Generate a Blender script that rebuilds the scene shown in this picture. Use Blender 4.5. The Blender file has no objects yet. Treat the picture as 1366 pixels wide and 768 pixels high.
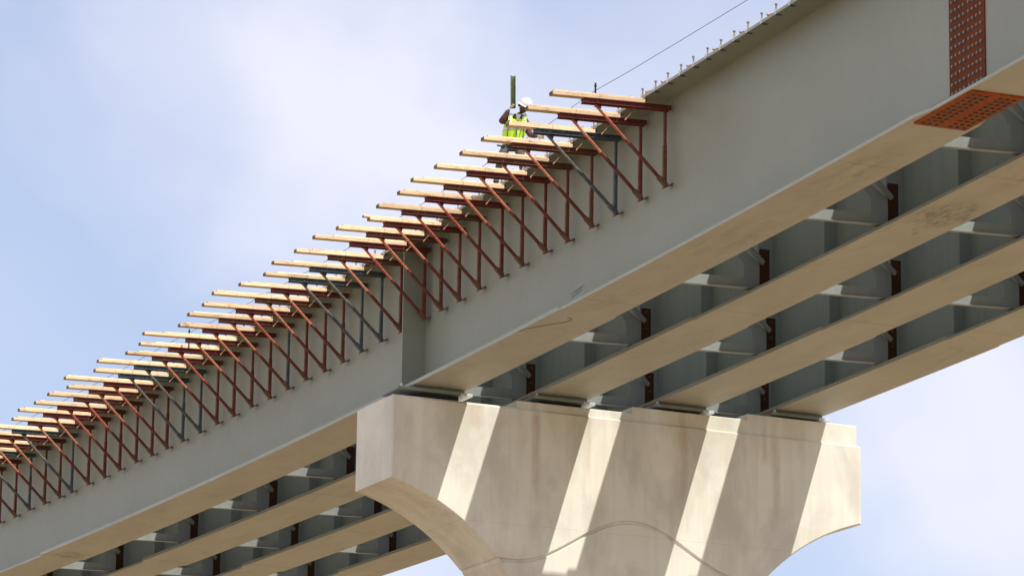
import bpy, bmesh, math, random
from mathutils import Vector, Matrix
random.seed(7)
R = math.radians
scn = bpy.context.scene
col = scn.collection

# ------------------------------------------------------------------ bridge geometry
SP = 2.6                      # girder spacing (m)
KAP, KAP3 = 0.2626/100, 0.1647/1e4
GR, KV, EL = -0.0124, 0.0097/100, 0.0398
H = 2.96                      # soffit to underside of top flange

def W(s, off, z, j=None, tilt=False):
    """point at station s (m, positive away from the viewer), radial offset, height.
    j: girder index the height refers to (its seat height), tilt: follow the superelevation"""
    phi = KAP*s + KAP3*s*s
    x = -(KAP*s*s/2 + KAP3*s**3/3); y = s - KAP*KAP*s**3/6
    x += off*math.cos(phi); y += off*math.sin(phi)
    zz = GR*s + KV*s*s/2 + z
    if j is not None: zz += EL*j*SP
    if tilt: zz += EL*off
    return Vector((x, y, zz))
def PHI(s): return KAP*s + KAP3*s*s

# ------------------------------------------------------------------ node helpers
def mat(name):
    m = bpy.data.materials.new(name); m.use_nodes = True
    nt = m.node_tree; b = nt.nodes['Principled BSDF']
    return m, nt, b
class N:
    def __init__(s, nt): s.nt = nt
    def new(s, t, **kw):
        n = s.nt.nodes.new(t)
        for k, v in kw.items(): setattr(n, k, v)
        return n
    def link(s, a, b): s.nt.links.new(a, b)
    def coord(s, kind='Object'):
        return s.new('ShaderNodeTexCoord').outputs[kind]
    def mapping(s, src, scale=(1,1,1), loc=(0,0,0), rot=(0,0,0)):
        m = s.new('ShaderNodeMapping'); s.link(src, m.inputs[0])
        m.inputs['Scale'].default_value = scale; m.inputs['Location'].default_value = loc
        m.inputs['Rotation'].default_value = rot
        return m.outputs[0]
    def noise(s, vec, scale, detail=4, rough=.55, dist=0):
        n = s.new('ShaderNodeTexNoise'); s.link(vec, n.inputs['Vector'])
        n.inputs['Scale'].default_value = scale; n.inputs['Detail'].default_value = detail
        n.inputs['Roughness'].default_value = rough; n.inputs['Distortion'].default_value = dist
        return n.outputs['Fac']
    def ramp(s, fac, stops):
        r = s.new('ShaderNodeValToRGB'); s.link(fac, r.inputs[0])
        e = r.color_ramp.elements
        while len(e) < len(stops): e.new(.5)
        for k, (p, c) in enumerate(stops):
            e[k].position = p; e[k].color = (c, c, c, 1) if isinstance(c, (int, float)) else (*c, 1)
        return r.outputs[0]
    def mix(s, fac, a, b, mode='MIX'):
        m = s.new('ShaderNodeMix', data_type='RGBA', blend_type=mode)
        if isinstance(fac, (int, float)): m.inputs[0].default_value = fac
        else: s.link(fac, m.inputs[0])
        for i, v in ((6, a), (7, b)):
            if isinstance(v, tuple): m.inputs[i].default_value = (*v, 1)
            else: s.link(v, m.inputs[i])
        return m.outputs[2]
    def math(s, op, a, b=0, c=0, clamp=False):
        m = s.new('ShaderNodeMath', operation=op, use_clamp=clamp)
        for i, v in enumerate((a, b, c)):
            if isinstance(v, (int, float)): m.inputs[i].default_value = v
            else: s.link(v, m.inputs[i])
        return m.outputs[0]
    def bump(s, h, strength, dist=.01):
        b = s.new('ShaderNodeBump'); b.inputs['Strength'].default_value = strength
        b.inputs['Distance'].default_value = dist; s.link(h, b.inputs['Height'])
        return b.outputs[0]
    def sep(s, v):
        x = s.new('ShaderNodeSeparateXYZ'); s.link(v, x.inputs[0]); return x.outputs

def steel_paint(name, c1, c2, rough=.5, streak=.35, spots=True, metal=0.0, lines=False):
    m, nt, b = mat(name); n = N(nt); g = n.new('ShaderNodeNewGeometry').outputs['Position']
    big = n.noise(n.mapping(g, (.35, .35, .5)), 1.0, 5, .6)
    base = n.mix(n.ramp(big, [(.32, 0.), (.7, 1.)]), c1, c2)
    st = n.noise(n.mapping(g, (5, 5, .25)), 1.3, 4, .6)
    base = n.mix(n.math('MULTIPLY', n.ramp(st, [(.45, 0.), (.75, 1.)]), streak), base, tuple(v*.72 for v in c1))
    fine = n.noise(g, 9, 5, .7)
    base = n.mix(n.math('MULTIPLY', n.ramp(fine, [(.5, 0.), (.8, 1.)]), .25), base, tuple(v*1.18 for v in c2))
    if spots:
        sp = n.noise(g, 2.3, 6, .75, .4)
        base = n.mix(n.math('MULTIPLY', n.ramp(sp, [(.66, 0.), (.74, 1.)]), .35), base, (.22, .15, .09))
    n.link(base, b.inputs['Base Color'])
    n.link(n.ramp(fine, [(.3, rough-.08), (.7, rough+.1)]), b.inputs['Roughness'])
    b.inputs['Metallic'].default_value = metal
    n.link(n.bump(n.noise(g, 3.0, 3, .5), .12, .01), b.inputs['Normal'])
    b.inputs['Specular IOR Level'].default_value = .3
    return m

def dirty_soffit(name, c1, c2):
    """same grey paint seen from below: dusty, with water marks, rust runs and scuffs"""
    m, nt, b = mat(name); n = N(nt); g = n.new('ShaderNodeNewGeometry').outputs['Position']
    big = n.noise(n.mapping(g, (1.6, .5, 1)), 1.0, 6, .62, .5)
    base = n.mix(n.ramp(big, [(.3, 0.), (.72, 1.)]), c1, c2)
    w = n.noise(n.mapping(g, (2.4, .8, 1), (3, 1, 0)), 1.2, 7, .7, 1.2)
    base = n.mix(n.math('MULTIPLY', n.ramp(w, [(.55, 0.), (.68, 1.)]), .38), base, tuple(v*.6 for v in c1))
    r = n.noise(n.mapping(g, (1.5, 1.0, 1), (9, 4, 0)), 1.7, 8, .8, .8)
    base = n.mix(n.math('MULTIPLY', n.ramp(r, [(.64, 0.), (.70, 1.)]), .45), base, (.28, .14, .06))
    # weld seams with a dull band, every few metres
    sy = n.sep(g)[1]
    f = n.math('FRACT', n.math('MULTIPLY', n.math('ADD', sy, 3.1), 1/9.3))
    seam = n.math('LESS_THAN', n.math('ABSOLUTE', n.math('SUBTRACT', f, .5)), .0035)
    base = n.mix(n.math('MULTIPLY', seam, .35), base, tuple(v*.55 for v in c1))
    # one scraped black scuff on the second girder and smaller ones
    def blot(cx, cy, rx, ry, amt, base, colr, ts=(7, 3, 1), hi=.56):
        p = n.mapping(g, (1/rx, 1/ry, 0), (-cx/rx, -cy/ry, 0))
        ln = n.new('ShaderNodeVectorMath', operation='LENGTH'); n.link(p, ln.inputs[0])
        edge = n.math('SUBTRACT', 1.0, ln.outputs['Value'], clamp=True)
        tx = n.noise(n.mapping(g, ts, rot=(0, 0, .12)), 1.0, 6, .65, .4)
        k = n.math('MULTIPLY', n.ramp(edge, [(.0, 0.), (.5, 1.)]), n.ramp(tx, [(.40, 0.), (.62, 1.)]))
        return n.mix(n.math('MULTIPLY', k, amt), base, colr)
    p = W(-14.75, SP+.05, 0); base = blot(p.x, p.y, .62, .95, .7, base, (.10, .085, .072), (11, 3, 1)); p = W(-13.8, SP, 0); base = blot(p.x, p.y, .06, .12, .9, base, (.35, .10, .03), (4, 4, 1)); p = W(-13.6, SP+.12, 0); base = blot(p.x, p.y, .07, .12, .9, base, (.16, .09, .05), (4, 4, 1))
    p = W(-17.6, SP+.1, 0); base = blot(p.x, p.y, .4, 1.6, .5, base, (.34, .18, .09), (9, 6, 1))
    p = W(-12.5, 0, 0); base = blot(p.x, p.y, .5, 2.0, .4, base, (.20, .17, .13), (5, 1.2, 1))
    p = W(-16.5, 0, 0); base = blot(p.x, p.y, .45, 2.0, .45, base, (.18, .16, .13), (6, 1.5, 1))
    p = W(20, 0, 0); base = blot(p.x, p.y, .4, .6, .7, base, (.12, .10, .08))
    n.link(base, b.inputs['Base Color'])
    b.inputs['Roughness'].default_value = .6
    n.link(n.bump(big, .2, .01), b.inputs['Normal'])
    return m

def worn_metal(name, c1, c2, c3, rough=.5, metal=.0, scale=6):
    """painted or rusty hand-me-down steel: c1 paint, c2 variation, c3 scraped patches"""
    m, nt, b = mat(name); n = N(nt); g = n.new('ShaderNodeNewGeometry').outputs['Position']
    a = n.noise(g, scale, 5, .65); base = n.mix(n.ramp(a, [(.35, 0.), (.65, 1.)]), c1, c2)
    s = n.noise(n.mapping(g, loc=(4, 7, 2)), scale*2.2, 6, .8, .3)
    base = n.mix(n.ramp(s, [(.56, 0.), (.66, 1.)]), base, c3)
    n.link(base, b.inputs['Base Color']); b.inputs['Roughness'].default_value = rough
    b.inputs['Specular IOR Level'].default_value = .18 if metal == 0 else .4
    b.inputs['Metallic'].default_value = metal
    n.link(n.bump(s, .3, .004), b.inputs['Normal'])
    return m

def wood(name, c1, c2, c3):
    m, nt, b = mat(name); n = N(nt); g = n.coord('Object')
    oi = n.new('ShaderNodeObjectInfo').outputs['Random']
    off = n.new('ShaderNodeCombineXYZ'); n.link(n.math('MULTIPLY', oi, 37), off.inputs[0]); n.link(n.math('MULTIPLY', oi, 13), off.inputs[2])
    v = n.new('ShaderNodeVectorMath', operation='ADD'); n.link(g, v.inputs[0]); n.link(off.outputs[0], v.inputs[1])
    gr = n.noise(n.mapping(v.outputs[0], (.9, 8, 9)), 2.4, 6, .7, .6)
    base = n.mix(n.ramp(gr, [(.35, 0.), (.68, 1.)]), c1, c2)
    kn = n.noise(n.mapping(v.outputs[0], (2.2, 5, 6)), 2.0, 5, .75, .5)
    base = n.mix(n.ramp(kn, [(.54, 0.), (.64, .8)]), base, c3)
    tint = n.mix(oi, (.70, .66, .62), (1.10, 1.08, 1.04)); base = n.mix(1.0, base, tint, 'MULTIPLY')
    n.link(base, b.inputs['Base Color']); b.inputs['Roughness'].default_value = .8
    n.link(n.bump(gr, .4, .004), b.inputs['Normal'])
    return m

def concrete(name, c1, c2, stain, warm):
    m, nt, b = mat(name); n = N(nt); g = n.new('ShaderNodeNewGeometry').outputs['Position']
    big = n.noise(n.mapping(g, (.55, .55, .8)), 1.0, 6, .6, .3)
    base = n.mix(n.ramp(big, [(.3, 0.), (.7, 1.)]), c1, c2)
    bl = n.noise(n.mapping(g, (1.1, 1.1, .6), (5, 2, 8)), 1.2, 6, .6, .35)
    base = n.mix(n.math('MULTIPLY', n.ramp(bl, [(.45, 0.), (.64, 1.)]), .62), base, stain)
    st = n.noise(n.mapping(g, (2.2, 2.2, .12)), 1.6, 5, .6, .2)
    base = n.mix(n.math('MULTIPLY', n.ramp(st, [(.48, 0.), (.68, 1.)]), .5), base, warm)
    x, y, z = n.sep(g)[0:3]
    # rust-brown runs below the seats, formwork lift line, tie-hole plugs
    wob = n.math('MULTIPLY', n.math('SUBTRACT', n.noise(g, 1.4, 4, .6), .5), .16)
    for cx, wd, z0, z1, k in ((1.93, .055, -.35, -2.0, .5), (3.05, .035, -.3, -1.6, .3), (5.1, .05, -.35, -2.1, .4), (7.15, .06, -.3, -2.2, .42), (.62, .1, -.28, -.8, .35), (6.9, .04, -.1, -.9, .35)):
        d = n.math('ABSOLUTE', n.math('SUBTRACT', n.math('ADD', x, wob), cx))
        k1 = n.ramp(n.math('DIVIDE', d, wd*2.2), [(.25, 1.), (1., 0.)])
        fz = n.math('DIVIDE', n.math('SUBTRACT', z, z1), (z0-z1)); fz = n.ramp(fz, [(0, 0.), (.25, .75), (.97, 1.), (1., .6)])
        tex = n.ramp(n.noise(n.mapping(g, (8, 8, .8)), 2, 4, .7), [(.3, .35), (.6, 1.)])
        base = n.mix(n.math('MULTIPLY', n.math('MULTIPLY', n.math('MULTIPLY', k1, fz), tex), k), base, (.36, .22, .11))
    for zl in (-2.52,):
        d = n.math('ABSOLUTE', n.math('SUBTRACT', n.math('ADD', z, n.math('MULTIPLY', wob, .35)), zl))
        ll = n.math('MULTIPLY', n.math('LESS_THAN', d, .005), .22)
        base = n.mix(ll, base, (.25, .21, .17))
    pit = n.noise(g, 14, 4, .8)
    base = n.mix(n.math('MULTIPLY', n.ramp(pit, [(.70, 0.), (.74, 1.)]), .5), base, (.25, .2, .15))
    fine = n.noise(g, 35, 3, .6)
    base = n.mix(n.math('MULTIPLY', fine, .12), base, (.3, .27, .23))
    n.link(base, b.inputs['Base Color']); b.inputs['Roughness'].default_value = .88
    hb = n.math('ADD', n.math('MULTIPLY', fine, .3), big)
    n.link(n.bump(hb, .18, .012), b.inputs['Normal'])
    return m

def plain(name, c, rough=.6, metal=0.0, var=.2, scale=12):
    m, nt, b = mat(name); n = N(nt); g = n.coord('Object')
    a = n.noise(g, scale, 4, .6)
    n.link(n.mix(n.ramp(a, [(.3, 0.), (.7, 1.)]), tuple(v*(1-var) for v in c), tuple(min(1, v*(1+var)) for v in c)), b.inputs['Base Color'])
    b.inputs['Roughness'].default_value = rough; b.inputs['Metallic'].default_value = metal
    return m

M = {}
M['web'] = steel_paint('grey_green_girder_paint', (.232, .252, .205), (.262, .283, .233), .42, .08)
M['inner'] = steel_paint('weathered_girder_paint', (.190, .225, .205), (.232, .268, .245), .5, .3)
M['soffit'] = dirty_soffit('dusty_flange_paint', (.35, .34, .285), (.43, .42, .36))
M['frame'] = steel_paint('cross_frame_paint', (.215, .24, .235), (.28, .305, .295), .5, .3)
M['galv'] = worn_metal('galvanised_steel', (.52, .54, .55), (.66, .67, .66), (.42, .40, .36), .45, .3, 8)
M['rustweb'] = worn_metal('brown_primer_rust', (.105, .024, .004), (.15, .036, .006), (.08, .02, .006), .75, 0, 3)
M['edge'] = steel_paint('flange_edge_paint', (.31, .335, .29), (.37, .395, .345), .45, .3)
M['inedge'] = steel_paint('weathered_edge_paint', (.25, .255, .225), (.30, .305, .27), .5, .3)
M['rust'] = worn_metal('orange_primer_rust', (.24, .052, .006), (.36, .085, .010), (.15, .035, .007), .75, 0, 3)
M['rustdark'] = worn_metal('brown_rust', (.050, .020, .010), (.070, .027, .012), (.04, .018, .011), .8, 0, 5)
M['bolt'] = worn_metal('bolt_steel', (.15, .145, .15), (.22, .21, .21), (.09, .06, .045), .5, .25, 20)
M['boltdark'] = worn_metal('dark_bolt_steel', (.10, .075, .06), (.16, .12, .10), (.07, .04, .03), .6, .3, 20)
M['red'] = worn_metal('red_oxide_paint', (.33, .070, .045), (.44, .12, .08), (.50, .26, .18), .5)
M['redb'] = worn_metal('faded_red_paint', (.40, .13, .075), (.52, .20, .115), (.50, .34, .22), .55)
M['redlow'] = worn_metal('shaded_red_paint', (.115, .030, .022), (.165, .050, .034), (.16, .085, .055), .6)  # red darkened to carry the shade on legs and lower brace tubes
M['brown'] = worn_metal('rust_brown_paint', (.115, .044, .030), (.17, .068, .042), (.24, .13, .08), .65)
M['dark'] = worn_metal('charcoal_blue_paint', (.055, .075, .085), (.09, .115, .125), (.24, .24, .21), .5)
M['darkb'] = worn_metal('scraped_charcoal_paint', (.10, .11, .10), (.17, .17, .15), (.34, .31, .26), .55)
M['redbeam'] = worn_metal('dark_red_beam_paint', (.125, .028, .022), (.175, .042, .033), (.18, .08, .055), .55)
M['foot'] = worn_metal('rusty_foot_plate', (.11, .055, .035), (.18, .10, .06), (.07, .035, .022), .7)
M['rod'] = worn_metal('coil_rod_steel', (.30, .14, .07), (.42, .24, .13), (.20, .085, .045), .55, .2, 15)
M['stud'] = worn_metal('stud_steel', (.24, .18, .15), (.34, .28, .24), (.24, .10, .06), .5, .3, 18)
M['hole'] = plain('dark_hole', (.02, .015, .012), .9)
M['wood'] = wood('raw_softwood', (.90, .71, .47), (.68, .47, .28), (.40, .27, .16))
M['woodend'] = wood('shaded_end_grain', (.20, .135, .075), (.15, .10, .055), (.10, .065, .04))  # end grain, with the shade on the timber ends painted into its colour
M['conc'] = concrete('cast_concrete', (.78, .765, .68), (.68, .665, .58), (.50, .485, .425), (.60, .555, .46))
M['rubber'] = plain('black_neoprene', (.02, .02, .02), .8)
M['string'] = plain('string_line', (.06, .06, .05), .8)
M['skin'] = plain('skin_tone', (.10, .042, .026), .5)
M['shirt'] = plain('maroon_shirt_cloth', (.115, .045, .055), .9, 0, .3)
M['vest'] = plain('lime_vest_fabric', (.56, .92, .03), .7, 0, .08)
M['tape'] = plain('silver_reflective_tape', (.68, .70, .70), .4, .1, .06)
M['trim'] = plain('dark_vest_trim', (.13, .075, .07), .8)
M['tee'] = plain('white_cotton', (.72, .72, .72), .9, 0, .05)
M['pants'] = plain('grey_work_trousers', (.07, .07, .065), .9, 0, .6, 16)
M['belt'] = plain('black_leather', (.025, .022, .02), .7)
M['boot'] = plain('dark_boot_leather', (.05, .04, .032), .7)
M['hat'] = plain('white_hard_hat_shell', (.70, .70, .70), .3, 0, .03)
M['glove'] = plain('tan_glove_leather', (.40, .29, .19), .9)
M['olive'] = worn_metal('olive_green_channel_paint', (.085, .115, .045), (.19, .25, .055), (.05, .065, .04), .35, .4, 5)
M['chalk'] = plain('blue_grey_chalk', (.19, .23, .27), .9)
M['black'] = plain('black_marker', (.04, .035, .03), .9)

# ------------------------------------------------------------------ mesh builder
class MB:
    def __init__(s): s.v = []; s.f = []; s.m = []
    def add(s, vs, fs, mi=0):
        k = len(s.v); s.v += [Vector(v) for v in vs]; s.f += [tuple(k+i for i in f) for f in fs]; s.m += [mi]*len(fs)
    def hex8(s, p, mi=0, fm=None):
        """p: 8 corners, bottom ring 0-3 (ccw from above), top ring 4-7"""
        k = len(s.v); s.v += [Vector(v) for v in p]
        for q, f in enumerate(((3,2,1,0),(4,5,6,7),(0,1,5,4),(1,2,6,5),(2,3,7,6),(3,0,4,7))):
            s.f.append(tuple(k+i for i in f)); s.m.append(fm[q] if fm else mi)
    def box(s, lo, hi, mi=0, fm=None):
        (a,b,c),(d,e,f) = lo, hi
        s.hex8([(a,b,c),(d,b,c),(d,e,c),(a,e,c),(a,b,f),(d,b,f),(d,e,f),(a,e,f)], mi, fm)
    def obox(s, o, X, Y, Z, mi=0):
        """box from centre o with half-axes"""
        o, X, Y, Z = Vector(o), Vector(X), Vector(Y), Vector(Z)
        s.hex8([o-X-Y-Z, o+X-Y-Z, o+X+Y-Z, o-X+Y-Z, o-X-Y+Z, o+X-Y+Z, o+X+Y+Z, o-X+Y+Z], mi)
    def bar(s, a, b, w, h, side=None, mi=0):
        a, b = Vector(a), Vector(b); d = (b-a); L = d.length; d.normalize()
        side = Vector(side) if side else Vector((0,1,0))
        up = d.cross(side).normalized(); sd = up.cross(d).normalized()
        s.obox((a+b)/2, d*L/2, sd*w/2, up*h/2, mi)
    def tube(s, a, b, r, n=10, r2=None, mi=0, caps=True):
        a, b = Vector(a), Vector(b); d = (b-a).normalized(); r2 = r if r2 is None else r2
        t = Vector((0,0,1)) if abs(d.z) < .9 else Vector((1,0,0))
        x = d.cross(t).normalized(); y = d.cross(x).normalized(); k = len(s.v)
        for p, q in ((a, r), (b, r2)):
            for i in range(n):
                an = 2*math.pi*i/n; s.v.append(p + x*math.cos(an)*q + y*math.sin(an)*q)
        for i in range(n):
            j = (i+1) % n; s.f.append((k+i, k+j, k+n+j, k+n+i)); s.m.append(mi)
        if caps:
            s.f.append(tuple(k+i for i in range(n))[::-1]); s.m.append(mi)
            s.f.append(tuple(k+n+i for i in range(n))); s.m.append(mi)
    def prism(s, poly, d, mi=0):
        """planar polygon (list of points) extruded by vector d"""
        n = len(poly); k = len(s.v); d = Vector(d)
        s.v += [Vector(p) for p in poly] + [Vector(p)+d for p in poly]
        s.f.append(tuple(k+i for i in range(n))[::-1]); s.m.append(mi)
        s.f.append(tuple(k+n+i for i in range(n))); s.m.append(mi)
        for i in range(n):
            j = (i+1) % n; s.f.append((k+i, k+j, k+n+j, k+n+i)); s.m.append(mi)
    def build(s, name, mats, parent=None, world=True, smooth=False, bevel=0, fix=True):
        me = bpy.data.meshes.new(name)
        vs = s.v
        if parent is not None and world:
            inv = MW[parent.name].inverted(); vs = [inv @ v for v in vs]
        me.from_pydata([tuple(v) for v in vs], [], s.f); me.update()
        for m_ in (mats if isinstance(mats, (list, tuple)) else [mats]): me.materials.append(M[m_])
        me.polygons.foreach_set('material_index', s.m)
        if fix:
            bm = bmesh.new(); bm.from_mesh(me); bmesh.ops.recalc_face_normals(bm, faces=bm.faces); bm.to_mesh(me); bm.free()
        if smooth: me.polygons.foreach_set('use_smooth', [True]*len(me.polygons))
        o = bpy.data.objects.new(name, me); col.objects.link(o)
        if parent is not None:
            o.parent = parent; MW[o.name] = MW[parent.name]
        else: MW[o.name] = Matrix.Identity(4)
        if bevel:
            b = o.modifiers.new('bevel', 'BEVEL'); b.width = bevel; b.segments = 1; b.limit_method = 'ANGLE'
        return o
MW = {}
def tag(o, label=None, cat=None, group=None, kind=None):
    if label: o['label'] = label
    if cat: o['category'] = cat
    if group: o['group'] = group
    if kind: o['kind'] = kind
    return o
def thing(name, loc, label, cat, group=None, rz=0):
    o = bpy.data.objects.new(name, None); col.objects.link(o); o.empty_display_size = .2
    o.location = loc; o.rotation_euler = (0, 0, rz)
    MW[o.name] = Matrix.Translation(Vector(loc)) @ Matrix.Rotation(rz, 4, 'Z')
    return tag(o, label, cat, group)
def root_mesh(mb, name, mats, loc, rz=0, **kw):
    """one mesh as a thing of its own with its origin at loc; mb holds LOCAL coordinates"""
    o = mb.build(name, mats, None, **kw); o.location = loc; o.rotation_euler = (0, 0, rz)
    MW[o.name] = Matrix.Translation(Vector(loc)) @ Matrix.Rotation(rz, 4, 'Z')
    return o
ORD = ['zeroth','first','second','third','fourth','fifth','sixth','seventh','eighth','ninth','tenth','eleventh','twelfth','thirteenth','fourteenth','fifteenth','sixteenth','seventeenth','eighteenth','nineteenth','twentieth']
TENS = {20:'twenty',30:'thirty'}
def ordw(n):
    if n <= 20: return ORD[n]
    if n % 10 == 0: return {30:'thirtieth',40:'fortieth'}[n]
    return TENS[n//10*10] + '-' + ORD[n % 10]

# ------------------------------------------------------------------ ground
GZ = -17.0
def ground():
    n_ = 60; ext = 1500
    mb = MB(); xs = [math.copysign((abs(i)/n_)**3*ext, i) for i in range(-n_, n_+1)]
    vs = []; 
    for yy in xs:
        for xx in xs:
            r = math.hypot(xx, yy)
            vs.append((xx, yy, GZ + (random.random()-.5)*.15*(1 if r < 200 else 4)))
    k = len(xs); fs = [(i*k+j, i*k+j+1, (i+1)*k+j+1, (i+1)*k+j) for i in range(k-1) for j in range(k-1)]
    mb.add(vs, fs)
    m, nt, b = mat('bare_construction_earth'); n = N(nt); g = n.new('ShaderNodeNewGeometry').outputs['Position']
    a = n.noise(g, .08, 6, .65); c = n.mix(n.ramp(a, [(.3, 0.), (.7, 1.)]), (.235, .17, .098), (.30, .225, .13))
    f = n.noise(g, 1.5, 6, .7); c = n.mix(n.math('MULTIPLY', f, .35), c, (.22, .16, .10))
    n.link(c, b.inputs['Base Color']); b.inputs['Roughness'].default_value = .95
    n.link(n.bump(f, .5, .1), b.inputs['Normal'])
    M['earth'] = m
    o = mb.build('ground', 'earth', None, smooth=True); tag(o, kind='structure')
ground()

# ------------------------------------------------------------------ girders
GN = ['nearest', 'second', 'third', 'farthest']
FR = [-40.2, -35.8, -31.3, -26.8, -22.3, -17.85, -13.4, -8.85, -4.2, .78, 5.2, 9.55, 13.7, 18.2, 22.65, 27.1, 31.6, 36.1, 40.6, 45.1, 49.6, 54.1]
MID = [(a+b)/2 for a, b in zip(FR, FR[1:])]
S0, S1 = -42.0, 58.0

def sweep(mb, j, secs, mi=0, fm=None):
    """secs: list of (s, u0, u1, z0, z1); rectangular section swept along girder j"""
    k = len(mb.v)
    for (s, u0, u1, z0, z1) in secs:
        for u, z in ((u0, z0), (u1, z0), (u1, z1), (u0, z1)): mb.v.append(W(s, j*SP+u, z, j))
    n = len(secs)
    for a in range(n-1):
        for i in range(4):
            q = (i+1) % 4
            mb.f.append((k+4*a+i, k+4*a+q, k+4*a+4+q, k+4*a+4+i)); mb.m.append(fm[i] if fm else mi)
    mb.f.append((k, k+3, k+2, k+1)); mb.m.append(mi); e = k+4*(n-1); mb.f.append((e, e+1, e+2, e+3)); mb.m.append(mi)
def srange(a, b, d=1.0):
    n = max(1, int(math.ceil((b-a)/d))); return [a+(b-a)*i/n for i in range(n+1)]
def rbox(mb, j, s0, s1, u0, u1, z0, z1, mi=0):
    sweep(mb, j, [(s0, u0, u1, z0, z1), (s1, u0, u1, z0, z1)], mi)

def flange_halfwidth(s):
    if s < -19.9: return .462
    if s < -19.5: return .462 + (.535-.462)*(s+19.9)/.4
    if s < -6.85: return .535
    if s < -6.75: return .535 + .033*(s+6.85)/.1
    if s < 20.35: return .568
    if s < 20.5: return .568 - .075*(s-20.35)/.15
    return .493
def flange_thick(s): return .052 if (s < -6.8 or s > 20.4) else .07

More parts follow.
